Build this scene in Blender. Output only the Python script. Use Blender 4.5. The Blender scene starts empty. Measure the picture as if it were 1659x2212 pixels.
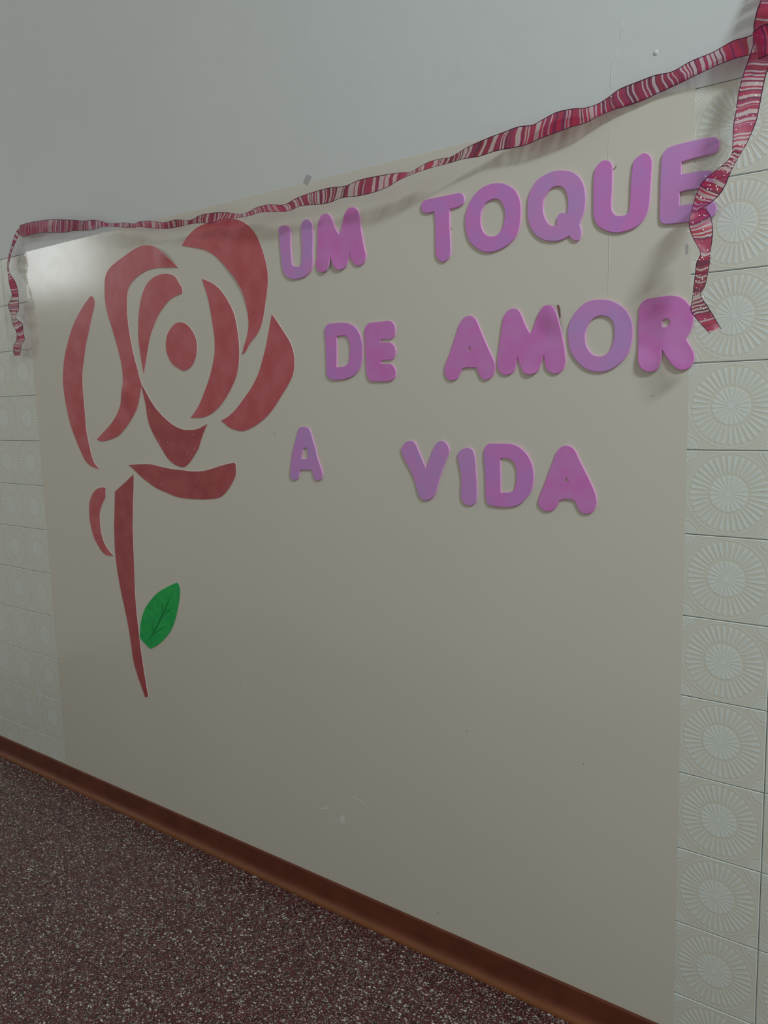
import bpy, bmesh, math, random
from mathutils import Vector, Matrix
from mathutils.geometry import delaunay_2d_cdt

# ------------------------------------------------------------------ camera
S = bpy.context.scene
COL = S.collection
cam_data = bpy.data.cameras.new('camera')
cam_data.sensor_fit = 'HORIZONTAL'
cam_data.sensor_width = 36.0
cam_data.lens = 1749.47 / 1659.0 * 36.0
cam_data.clip_start = 0.02
cam = bpy.data.objects.new('camera', cam_data)
COL.objects.link(cam)
rot = Matrix(((0.798633, -0.060162, 0.598804), (0.601221, 0.124086, -0.78939), (-0.026811, 0.990446, 0.13527)))
cam.matrix_world = Matrix.Translation((0.43871, -1.46097, 1.29911)) @ rot.to_4x4()
S.camera = cam

# ------------------------------------------------------------------ light and exposure
S.view_settings.view_transform = 'Standard'
S.view_settings.look = 'None'
S.view_settings.gamma = 1.0
S.view_settings.use_curve_mapping = False
S.view_settings.exposure = 0.0
world = bpy.data.worlds.new('world')
S.world = world
world.use_nodes = True
bg = world.node_tree.nodes['Background']
bg.inputs['Color'].default_value = (1.0, 0.97, 0.89, 1)
bg.inputs['Strength'].default_value = 0.335


def area(name, loc, target, sx, sy, power, color):
    d = bpy.data.lights.new(name, 'AREA')
    d.shape = 'RECTANGLE'
    d.size = sx
    d.size_y = sy
    d.energy = power
    d.color = color
    o = bpy.data.objects.new(name, d)
    COL.objects.link(o)
    o.location = loc
    o.rotation_euler = (Vector(target) - Vector(loc)).to_track_quat('-Z', 'Y').to_euler()
    return o


# ceiling lamp of the corridor, up and to the right
area('ceiling_lamp', (1.95, -1.40, 3.25), (-0.6, 0.0, 1.3), 0.50, 0.20, 53.0, (0.84, 0.95, 1.0))
# high corridor window opposite, far to the left; its mirror image is the glare on the panel
area('corridor_window', (-4.86, -1.78, 2.36), (-4.86, 0.0, 2.36), 1.00, 0.50, 11.5, (0.93, 0.98, 1.0))

# ------------------------------------------------------------------ node helpers
def new_mat(name):
    m = bpy.data.materials.new(name)
    m.use_nodes = True
    nt = m.node_tree
    b = nt.nodes['Principled BSDF']
    return m, nt, b


def node(nt, kind, **kw):
    n = nt.nodes.new(kind)
    for k, v in kw.items():
        if k == 'inp':
            for kk, vv in v.items():
                if hasattr(vv, 'is_output'):
                    nt.links.new(vv, n.inputs[kk])
                else:
                    n.inputs[kk].default_value = vv
        else:
            setattr(n, k, v)
    return n


def mth(nt, op, a, b=None, c=None, clamp=False):
    n = nt.nodes.new('ShaderNodeMath')
    n.operation = op
    n.use_clamp = clamp
    for i, v in enumerate((a, b, c)):
        if v is None:
            continue
        if hasattr(v, 'is_output'):
            nt.links.new(v, n.inputs[i])
        else:
            n.inputs[i].default_value = v
    return n.outputs[0]


def step(nt, v, lo, hi):
    n = nt.nodes.new('ShaderNodeMapRange')
    n.interpolation_type = 'SMOOTHSTEP'
    nt.links.new(v, n.inputs[0])
    n.inputs[1].default_value = lo
    n.inputs[2].default_value = hi
    n.inputs[3].default_value = 0.0
    n.inputs[4].default_value = 1.0
    return n.outputs[0]


def mix(nt, f, a, b):
    n = nt.nodes.new('ShaderNodeMix')
    n.data_type = 'RGBA'
    if hasattr(f, 'is_output'):
        nt.links.new(f, n.inputs[0])
    else:
        n.inputs[0].default_value = f
    for i, v in ((6, a), (7, b)):
        if hasattr(v, 'is_output'):
            nt.links.new(v, n.inputs[i])
        else:
            n.inputs[i].default_value = (*v, 1)
    return n.outputs[2]


def noise(nt, vec, scale, detail=2.0, dims='3D'):
    n = nt.nodes.new('ShaderNodeTexNoise')
    n.noise_dimensions = dims
    nt.links.new(vec, n.inputs['W' if dims == '1D' else 'Vector'])
    n.inputs['Scale'].default_value = scale
    n.inputs['Detail'].default_value = detail
    return n.outputs['Fac']


def bump(nt, b, h, strength, dist):
    n = nt.nodes.new('ShaderNodeBump')
    n.inputs['Strength'].default_value = strength
    n.inputs['Distance'].default_value = dist
    nt.links.new(h, n.inputs['Height'])
    nt.links.new(n.outputs[0], b.inputs['Normal'])


def set_b(b, rough=None, spec=None, color=None, **kw):
    if rough is not None:
        b.inputs['Roughness'].default_value = rough
    if spec is not None:
        b.inputs['Specular IOR Level'].default_value = spec
    if color is not None:
        b.inputs['Base Color'].default_value = (*color, 1)
    for k, v in kw.items():
        b.inputs[k].default_value = v


def geo_pos(nt):
    return nt.nodes.new('ShaderNodeNewGeometry').outputs['Position']


def obj_pos(nt):
    return nt.nodes.new('ShaderNodeTexCoord').outputs['Object']


# ------------------------------------------------------------------ materials
def mat_plaster():
    m, nt, b = new_mat('painted_plaster')
    p = geo_pos(nt)
    n1 = noise(nt, p, 3.0, 3)
    n2 = noise(nt, p, 260.0, 2)
    nt.links.new(mix(nt, n1, PLASTER_A, PLASTER_B), b.inputs['Base Color'])
    set_b(b, 0.55, 0.3)
    bump(nt, b, mth(nt, 'ADD', mth(nt, 'MULTIPLY', noise(nt, p, 14, 3), 3.0), mth(nt, 'MULTIPLY', n2, 0.25)), 0.5, 0.0008)
    return m


def mat_panel():
    m, nt, b = new_mat('beige_enamel')
    p = geo_pos(nt)
    c = mix(nt, noise(nt, p, 2.2, 3), PANEL_A, PANEL_B)
    # a few small rust brown specks, mostly low down
    v = node(nt, 'ShaderNodeTexVoronoi', inp={'Vector': p, 'Scale': 9.0, 'Randomness': 1.0})
    sp = mth(nt, 'LESS_THAN', v.outputs['Distance'], 0.022)
    c = mix(nt, mth(nt, 'MULTIPLY', sp, 0.5), c, (0.2, 0.13, 0.07))
    nt.links.new(c, b.inputs['Base Color'])
    set_b(b, 0.30, 0.36)
    r = noise(nt, p, 30, 3)
    nt.links.new(mth(nt, 'ADD', mth(nt, 'MULTIPLY', r, 0.08), 0.13), b.inputs['Roughness'])
    bump(nt, b, mth(nt, 'ADD', mth(nt, 'MULTIPLY', noise(nt, p, 7, 2), 2.0), mth(nt, 'MULTIPLY', noise(nt, p, 420, 1), 0.12)), 0.35, 0.0006)
    return m


def mat_tile():
    """relief glazed tile: a sunburst medallion with quarter fans in the corners"""
    m, nt, b = new_mat('relief_tile_glaze')
    tc = obj_pos(nt)
    s = nt.nodes.new('ShaderNodeSeparateXYZ')
    nt.links.new(tc, s.inputs[0])
    X = mth(nt, 'DIVIDE', s.outputs['X'], 0.075)
    Z = mth(nt, 'DIVIDE', s.outputs['Z'], 0.075)
    r = mth(nt, 'SQRT', mth(nt, 'ADD', mth(nt, 'MULTIPLY', X, X), mth(nt, 'MULTIPLY', Z, Z)))
    th = mth(nt, 'ARCTAN2', Z, X)

    def wave(angle, n, ph=0.0):
        return mth(nt, 'COSINE', mth(nt, 'ADD', mth(nt, 'MULTIPLY', angle, float(n)), ph))

    def band(v, lo, hi, s=0.02):
        return mth(nt, 'MULTIPLY', step(nt, v, lo - s, lo + s), mth(nt, 'SUBTRACT', 1.0, step(nt, v, hi - s, hi + s)))
    # outer ring: 36 drop shaped rays, wider towards the outside
    width = mth(nt, 'ADD', mth(nt, 'MULTIPLY', mth(nt, 'SUBTRACT', r, 0.46), -1.5), 0.55)
    w36 = wave(th, 36)
    rays = step(nt, mth(nt, 'SUBTRACT', w36, width), -0.25, 0.25)
    scal = mth(nt, 'ADD', mth(nt, 'MULTIPLY', w36, 0.035), 0.84)
    rays = mth(nt, 'MULTIPLY', rays, mth(nt, 'MULTIPLY', step(nt, r, 0.46, 0.51), mth(nt, 'SUBTRACT', 1.0, step(nt, mth(nt, 'SUBTRACT', r, scal), -0.02, 0.02))))
    # inner disc: twenty ribs
    disc = mth(nt, 'SUBTRACT', 1.0, step(nt, r, 0.405, 0.43))
    ribs = mth(nt, 'MULTIPLY', disc, mth(nt, 'ADD', mth(nt, 'MULTIPLY', step(nt, wave(th, 20), -0.7, 0.5), 0.55), 0.45))
    hub = mth(nt, 'SUBTRACT', 1.0, step(nt, r, 0.05, 0.09))
    # line circle and corner fans
    ring = mth(nt, 'MULTIPLY', band(r, 0.925, 0.95, 0.01), 0.5)
    ax = mth(nt, 'SUBTRACT', 1.0, mth(nt, 'ABSOLUTE', X))
    az = mth(nt, 'SUBTRACT', 1.0, mth(nt, 'ABSOLUTE', Z))
    rc = mth(nt, 'SQRT', mth(nt, 'ADD', mth(nt, 'MULTIPLY', ax, ax), mth(nt, 'MULTIPLY', az, az)))
    fan = mth(nt, 'MULTIPLY', mth(nt, 'SUBTRACT', 1.0, step(nt, rc, 0.27, 0.31)),
              mth(nt, 'ADD', mth(nt, 'MULTIPLY', step(nt, wave(mth(nt, 'ARCTAN2', az, ax), 28), -0.4, 0.5), 0.7), 0.3))
    fan2 = mth(nt, 'MULTIPLY', band(rc, 0.345, 0.37, 0.01), 0.6)
    edge = mth(nt, 'SUBTRACT', 1.0, step(nt, mth(nt, 'MINIMUM', ax, az), 0.02, 0.05))
    h = mth(nt, 'MAXIMUM', rays, ribs)
    for t in (hub, ring, fan, fan2, mth(nt, 'MULTIPLY', edge, 0.8)):
        h = mth(nt, 'MAXIMUM', h, t)
    info = nt.nodes.new('ShaderNodeObjectInfo')
    n = noise(nt, geo_pos(nt), 60, 2)
    low = mix(nt, info.outputs['Random'], TILE_LOW_A, TILE_LOW_B)
    c = mix(nt, mth(nt, 'MULTIPLY', h, mth(nt, 'ADD', 0.55, mth(nt, 'MULTIPLY', n, 0.6)), clamp=True), low, TILE_HIGH)
    nt.links.new(c, b.inputs['Base Color'])
    set_b(b, 0.34, 0.42)
    bump(nt, b, mth(nt, 'ADD', h, mth(nt, 'MULTIPLY', noise(nt, geo_pos(nt), 500, 2), 0.25)), 0.5, 0.0008)
    return m


def mat_simple(name, c, rough, spec=0.4, c2=None, nscale=30, bmp=None, metal=0.0):
    m, nt, b = new_mat(name)
    set_b(b, rough, spec, c)
    b.inputs['Metallic'].default_value = metal
    p = geo_pos(nt)
    if c2:
        n = noise(nt, p, nscale, 3)
        nt.links.new(mix(nt, step(nt, n, 0.3, 0.7), c, c2), b.inputs['Base Color'])
    if bmp:
        bump(nt, b, noise(nt, p, bmp[0], 3), bmp[1], bmp[2])
    return m


def mat_skirting():
    m, nt, b = new_mat('red_brown_skirting')
    p = geo_pos(nt)
    s = nt.nodes.new('ShaderNodeSeparateXYZ')
    nt.links.new(p, s.inputs[0])
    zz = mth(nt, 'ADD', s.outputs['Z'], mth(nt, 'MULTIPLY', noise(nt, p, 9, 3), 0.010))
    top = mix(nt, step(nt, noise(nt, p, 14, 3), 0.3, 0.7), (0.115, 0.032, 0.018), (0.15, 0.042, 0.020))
    # blends to a lighter orange towards the foot
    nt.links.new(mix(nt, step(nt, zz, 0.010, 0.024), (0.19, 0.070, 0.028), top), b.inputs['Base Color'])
    set_b(b, 0.45, 0.30)
    bump(nt, b, noise(nt, p, 60, 3), 0.2, 0.001)
    return m


def mat_terrazzo():
    m, nt, b = new_mat('maroon_terrazzo')
    p = geo_pos(nt)
    base = mix(nt, step(nt, noise(nt, p, 40, 4), 0.3, 0.7), (0.068, 0.015, 0.018), (0.115, 0.027, 0.031))
    col = base
    p = node(nt, 'ShaderNodeVectorMath', operation='ADD', inp={0: p, 1: node(nt, 'ShaderNodeVectorMath', operation='SCALE', inp={0: node(nt, 'ShaderNodeTexNoise', inp={'Vector': p, 'Scale': 260.0, 'Detail': 1.0}).outputs['Color'], 'Scale': 0.0022}).outputs[0]}).outputs[0]
    for sc, thr, shares in ((230.0, 0.50, ((0.0, 0.15, (0.52, 0.52, 0.45)), (0.15, 0.40, (0.014, 0.014, 0.016)), (0.40, 0.50, (0.15, 0.17, 0.12)), (0.50, 0.56, (0.20, 0.10, 0.05)))),
                            (420.0, 0.52, ((0.0, 0.17, (0.48, 0.47, 0.43)), (0.17, 0.40, (0.015, 0.016, 0.018)), (0.40, 0.52, (0.12, 0.12, 0.10)))),
                            (150.0, 0.50, ((0.0, 0.11, (0.62, 0.61, 0.53)), (0.11, 0.15, (0.016, 0.018, 0.018)), (0.15, 0.18, (0.36, 0.34, 0.26))))):
        warp = node(nt, 'ShaderNodeMapping', inp={'Vector': p, 'Location': (sc * 0.37, sc * 0.11, 0.3), 'Rotation': (0.3, 0.2, sc), 'Scale': (1.0, 1.35, 1.0)})
        v = node(nt, 'ShaderNodeTexVoronoi', inp={'Vector': warp.outputs[0], 'Scale': sc, 'Randomness': 1.0})
        sep = nt.nodes.new('ShaderNodeSeparateColor')
        nt.links.new(v.outputs['Color'], sep.inputs[0])
        size = mth(nt, 'MULTIPLY', mth(nt, 'ADD', mth(nt, 'MULTIPLY', sep.outputs[1], 0.5), 0.65), thr)
        inside = mth(nt, 'LESS_THAN', v.outputs['Distance'], size)
        for lo, hi, cc in shares:
            f = mth(nt, 'MULTIPLY', inside, mth(nt, 'MULTIPLY', mth(nt, 'GREATER_THAN', sep.outputs[0], lo), mth(nt, 'LESS_THAN', sep.outputs[0], hi)))
            tint = mix(nt, sep.outputs[2], cc, tuple(x * 0.6 for x in cc))
            col = mix(nt, f, col, tint)
    nt.links.new(col, b.inputs['Base Color'])
    set_b(b, 0.34, 0.4)
    nt.links.new(mth(nt, 'ADD', mth(nt, 'MULTIPLY', noise(nt, p, 12, 3), 0.25), 0.25), b.inputs['Roughness'])
    bump(nt, b, noise(nt, p, 200, 2), 0.25, 0.0006)
    return m


def mat_ribbon():
    """sheer wired ribbon: crimson and magenta cross stripes on see-through gauze"""
    m, nt, b = new_mat('striped_sheer_ribbon')
    uv = nt.nodes.new('ShaderNodeUVMap')
    s = nt.nodes.new('ShaderNodeSeparateXYZ')
    nt.links.new(uv.outputs[0], s.inputs[0])
    U, V = s.outputs['X'], s.outputs['Y']
    # U is metres along the ribbon
    wob = node(nt, 'ShaderNodeMapping', inp={'Vector': uv.outputs[0], 'Scale': (18.0, 1.3, 1.0)})
    uw = mth(nt, 'ADD', U, mth(nt, 'MULTIPLY', noise(nt, wob.outputs[0], 1.0, 0), 0.010))
    v1 = node(nt, 'ShaderNodeTexVoronoi', voronoi_dimensions='1D', inp={'W': uw, 'Scale': 370.0, 'Randomness': 0.8})
    sep = nt.nodes.new('ShaderNodeSeparateColor')
    nt.links.new(v1.outputs['Color'], sep.inputs[0])
    solid = mth(nt, 'LESS_THAN', sep.outputs[0], 0.58)
    n1 = noise(nt, uw, 45, 1, '1D')
    wide = step(nt, n1, 0.585, 0.60)
    solid = mth(nt, 'MAXIMUM', solid, wide)
    edge = mth(nt, 'MAXIMUM', mth(nt, 'LESS_THAN', V, 0.035), mth(nt, 'GREATER_THAN', V, 0.965))
    red = mix(nt, sep.outputs[1], (0.47, 0.010, 0.045), (0.42, 0.015, 0.13))
    red = mix(nt, mth(nt, 'GREATER_THAN', sep.outputs[2], 0.80), red, (0.22, 0.006, 0.07))
    c = mix(nt, solid, (0.66, 0.34, 0.42), red)
    c = mix(nt, edge, c, (0.07, 0.008, 0.045))
    nt.links.new(c, b.inputs['Base Color'])
    set_b(b, 0.38, 0.5)
    tr = nt.nodes.new('ShaderNodeBsdfTranslucent')
    nt.links.new(c, tr.inputs['Color'])
    ms = nt.nodes.new('ShaderNodeMixShader')
    ms.inputs[0].default_value = 0.35
    nt.links.new(b.outputs[0], ms.inputs[1])
    nt.links.new(tr.outputs[0], ms.inputs[2])
    tp = nt.nodes.new('ShaderNodeBsdfTransparent')
    weave = mth(nt, 'MULTIPLY', noise(nt, uv.outputs[0], 900, 0), 0.1)
    alpha = mth(nt, 'ADD', mth(nt, 'MULTIPLY', solid, 0.50), mth(nt, 'ADD', 0.36, weave))
    alpha = mth(nt, 'MAXIMUM', alpha, edge, clamp=True)
    m2 = nt.nodes.new('ShaderNodeMixShader')
    nt.links.new(alpha, m2.inputs[0])
    nt.links.new(tp.outputs[0], m2.inputs[1])
    nt.links.new(ms.outputs[0], m2.inputs[2])
    nt.links.new(m2.outputs[0], nt.nodes['Material Output'].inputs['Surface'])
    return m


PLASTER_A, PLASTER_B = (0.57, 0.605, 0.60), (0.61, 0.645, 0.64)
PANEL_A, PANEL_B = (0.585, 0.565, 0.485), (0.625, 0.605, 0.53)
TILE_LOW_A, TILE_LOW_B, TILE_HIGH = (0.61, 0.625, 0.54), (0.63, 0.635, 0.55), (0.66, 0.735, 0.70)
M = {
    'plaster': mat_plaster(),
    'panel': mat_panel(),
    'tile': mat_tile(),
    'grout': mat_simple('grey_grout', (0.42, 0.43, 0.39), 0.9, 0.1),
    'terrazzo': mat_terrazzo(),
    'floor_joint': mat_simple('brown_joint', (0.05, 0.025, 0.022), 0.8, 0.1),
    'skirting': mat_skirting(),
    'foam': mat_simple('purple_foam', (0.62, 0.215, 0.56), 0.75, 0.2, (0.54, 0.235, 0.60), 24, (900, 0.25, 0.0005)),
    'foam_pink': mat_simple('pinkish_foam', (0.62, 0.19, 0.53), 0.75, 0.2, (0.60, 0.235, 0.56), 26, (900, 0.25, 0.0005)),
    'foam_lilac': mat_simple('lilac_foam', (0.58, 0.26, 0.58), 0.75, 0.2, (0.50, 0.28, 0.61), 20, (900, 0.25, 0.0005)),
    'foam_rim': mat_simple('pale_foam_edge', (0.82, 0.42, 0.70), 0.8, 0.2),
    'paper_rim': mat_simple('white_paper_edge', (0.80, 0.68, 0.68), 0.8, 0.2),
    'dark_paper': mat_simple('dark_red_paper', (0.36, 0.055, 0.065), 0.42, 0.40, (0.42, 0.085, 0.09), 20, (300, 0.2, 0.0004)),
    'red_paper': mat_simple('red_glossy_paper', (0.47, 0.075, 0.085), 0.38, 0.42, (0.52, 0.12, 0.14), 16, (300, 0.2, 0.0004)),
    'leaf': mat_simple('green_paper', (0.008, 0.36, 0.085), 0.6, 0.3, (0.02, 0.44, 0.09), 40, (300, 0.2, 0.0004)),
    'ink': mat_simple('dark_pen_ink', (0.004, 0.09, 0.02), 0.7, 0.2),
    'ribbon': mat_ribbon(),
    'wire': mat_simple('dark_wired_edge', (0.10, 0.008, 0.05), 0.45, 0.4),
    'flake': mat_simple('pink_silver_flake', (1.0, 0.84, 0.94), 0.30, 0.9, metal=0.0),
    'tape': mat_simple('grey_tape', (0.40, 0.39, 0.39), 0.5, 0.3),
    'scuff': mat_simple('pale_scuff', (0.68, 0.69, 0.62), 0.6, 0.2),
    'brown': mat_simple('dark_brown_scrap', (0.24, 0.13, 0.12), 0.8, 0.2),
}


# ------------------------------------------------------------------ object helpers
def link(name, mesh, mat=None, parent=None):
    o = bpy.data.objects.new(name, mesh)
    COL.objects.link(o)
    if mat is not None and not mesh.materials:
        mesh.materials.append(mat)
    if parent is not None:
        o.parent = parent
    return o


def tag(o, label=None, cat=None, group=None, kind=None):
    if label:
        o['label'] = label
    if cat:
        o['category'] = cat
    if group:
        o['group'] = group
    if kind:
        o['kind'] = kind
    return o


def from_py(name, verts, faces, mat, parent=None, origin=None, smooth=False):
    me = bpy.data.meshes.new(name)
    if origin is not None:
        verts = [(x - origin[0], y - origin[1], z - origin[2]) for x, y, z in verts]
    me.from_pydata(verts, [], faces)
    me.update()
    if smooth:
        for f in me.polygons:
            f.use_smooth = True
    o = link(name, me, mat, parent)
    if origin is not None:
        o.location = origin
    return o


def box_data(x0, x1, y0, y1, z0, z1):
    v = [(x, y, z) for x in (x0, x1) for y in (y0, y1) for z in (z0, z1)]
    f = [(0, 1, 3, 2), (4, 6, 7, 5), (0, 4, 5, 1), (2, 3, 7, 6), (0, 2, 6, 4), (1, 5, 7, 3)]
    return v, f


def catmull(pts, closed, n):
    """pts: tuples of floats; list of sampled tuples, centripetal-ish uniform Catmull-Rom"""
    out = []
    m = len(pts)
    segs = m if closed else m - 1
    for i in range(segs):
        g = lambda k: pts[k % m] if closed else pts[max(0, min(m - 1, k))]
        p0, p1, p2, p3 = g(i - 1), g(i), g(i + 1), g(i + 2)
        for j in range(n):
            t = j / n
            out.append(tuple(0.5 * (2 * b + (c - a) * t + (2 * a - 5 * b + 4 * c - d) * t * t + (3 * b - a - 3 * c + d) * t ** 3)
                             for a, b, c, d in zip(p0, p1, p2, p3)))
    if not closed:
        out.append(tuple(pts[-1]))
    return out


def smooth_outline(ctrl, n=4):
    """closed outline; points with a third element are sharp corners"""
    corners = [i for i, p in enumerate(ctrl) if len(p) > 2]
    P = [p[:2] for p in ctrl]
    if not corners:
        return catmull(P, True, n)
    out = []
    m = len(P)
    for a, i in enumerate(corners):
        j = corners[(a + 1) % len(corners)]
        k = (j - i) % m or m
        run = [P[(i + q) % m] for q in range(k + 1)]
        if k == 1:
            out.append(run[0])
            continue
        out += catmull(run, False, n)[:-1]
    return out


def area2(p):
    return sum(p[i][0] * p[(i + 1) % len(p)][1] - p[(i + 1) % len(p)][0] * p[i][1] for i in range(len(p))) / 2


def inset(p, d):
    """moves a counter-clockwise outline inwards by d"""
    out = []
    n = len(p)
    for i in range(n):
        ax, ay = p[i - 1]
        bx, by = p[(i + 1) % n]
        tx, ty = bx - ax, by - ay
        l = math.hypot(tx, ty) or 1e-9
        out.append((p[i][0] - ty / l * d, p[i][1] + tx / l * d))
    return out


def cutout(name, outlines, y_back, thick, mat, bev=0.0006, lifts=(), grid=0.008, parent=None, rim=None):
    """sheet cut to an outline in the wall plane, standing on y_back, rounded rim; lifts = (x, z, radius, height) curl
    that area away from the wall"""
    loops = []
    for k, o in enumerate(outlines):
        pts = smooth_outline(o)
        clean = [pts[0]]
        for q in pts[1:]:
            if math.hypot(q[0] - clean[-1][0], q[1] - clean[-1][1]) > 0.0006:
                clean.append(q)
        pts = clean
        if (area2(pts) > 0) != (k == 0):
            pts = pts[::-1]
        loops.append(pts)
    verts, faces = [], []

    def lift(x, z):
        d = 0.0
        for lx, lz, r, h in lifts:
            t = 1 - min(1.0, math.hypot(x - lx, z - lz) / r)
            d += h * t * t * (3 - 2 * t)
        return d
    front, idx = [], []
    for pts in loops:
        ins = inset(pts, bev)
        b0 = len(verts)
        n = len(pts)
        for x, z in pts:
            verts.append((x, y_back - lift(x, z), z))
        for x, z in pts:
            verts.append((x, y_back - thick + bev - lift(x, z), z))
        for i in range(n):
            j = (i + 1) % n
            faces.append((b0 + i, b0 + j, b0 + n + j, b0 + n + i))
        front.append((b0 + n, n, ins))
    # front cap with interior points
    pts2, edges = [], []
    for _, n, ins in front:
        s = len(pts2)
        pts2 += [Vector(q) for q in ins]
        edges += [(s + i, s + (i + 1) % n) for i in range(n)]
    nb = len(pts2)
    xs = [q[0] for q in pts2]
    zs = [q[1] for q in pts2]
    g = grid
    x = min(xs) + g / 2
    while x < max(xs):
        z = min(zs) + g / 2
        while z < max(zs):
            if all((q[0] - x) ** 2 + (q[1] - z) ** 2 > (g * 0.35) ** 2 for q in pts2[:nb]):
                pts2.append(Vector((x, z)))
            z += g
        x += g
    vo, _, fo, ov, _, _ = delaunay_2d_cdt(pts2, edges, [], 0, 1e-7)
    base = len(verts)
    where = {}
    for i, q in enumerate(vo):
        verts.append((q[0], y_back - thick - lift(q[0], q[1]), q[1]))
        for o_ in ov[i]:
            where[o_] = base + i
    rims = [ins for _, _, ins in front]

    def inside(px, pz):
        c = False
        for ring in rims:
            for i in range(len(ring)):
                (ax, az), (bx, bz) = ring[i - 1], ring[i]
                if (az > pz) != (bz > pz) and px < (bx - ax) * (pz - az) / (bz - az) + ax:
                    c = not c
        return c
    for f in fo:
        if not inside(sum(vo[i][0] for i in f) / len(f), sum(vo[i][1] for i in f) / len(f)):
            continue
        a = area2([vo[i] for i in f])
        faces.append(tuple(base + i for i in (f if a > 0 else f[::-1])))
    s = 0
    for b0, n, ins in front:
        for i in range(n):
            j = (i + 1) % n
            a, c = where.get(s + i), where.get(s + j)
            if a is None or c is None or a == c:
                continue
            faces.append((b0 + i, b0 + j, c, a))
        s += n
    cx = (min(xs) + max(xs)) / 2
    cz = (min(zs) + max(zs)) / 2
    o = from_py(name, verts, faces, mat, parent, (cx, y_back, cz))
    bm = bmesh.new()
    bm.from_mesh(o.data)
    loose = [v for v in bm.verts if not v.link_faces]
    bmesh.ops.delete(bm, geom=loose, context='VERTS')
    bmesh.ops.recalc_face_normals(bm, faces=bm.faces)
    if rim is not None:
        o.data.materials.append(rim)
        for f_ in bm.faces:
            if abs(f_.normal.y) < 0.4:
                f_.material_index = 1
    rim_verts = {v_ for f_ in bm.faces if abs(f_.normal.y) < 0.4 for v_ in f_.verts}
    for f_ in bm.faces:
        if abs(f_.normal.y) > 0.8 and not any(v_ in rim_verts for v_ in f_.verts):
            f_.smooth = True
    for e_ in bm.edges:
        if len(e_.link_faces) == 2 and e_.link_faces[0].smooth != e_.link_faces[1].smooth:
            e_.smooth = False
    bm.to_mesh(o.data)
    bm.free()
    return o


def tube(name, path, rad, mat, parent=None, sides=6, taper=False, origin=None):
    verts, faces = [], []
    n = len(path)
    for i, q in enumerate(path):
        a = Vector(path[max(0, i - 1)])
        b = Vector(path[min(n - 1, i + 1)])
        t = (b - a).normalized()
        u = t.cross(Vector((0, 1, 0.1))).normalized()
        w = t.cross(u)
        r = rad
        if taper:
            r = rad * (0.25 + 0.75 * math.sin(math.pi * min(1, max(0, i / (n - 1)))))
        for k in range(sides):
            an = 2 * math.pi * k / sides
            p = Vector(q) + (u * math.cos(an) + w * math.sin(an)) * r
            verts.append(tuple(p))
        if i:
            for k in range(sides):
                k2 = (k + 1) % sides
                faces.append(((i - 1) * sides + k, (i - 1) * sides + k2, i * sides + k2, i * sides + k))
    faces.append(tuple(range(sides))[::-1])
    faces.append(tuple((n - 1) * sides + k for k in range(sides)))
    return from_py(name, verts, faces, mat, parent, origin, smooth=True)


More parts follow.
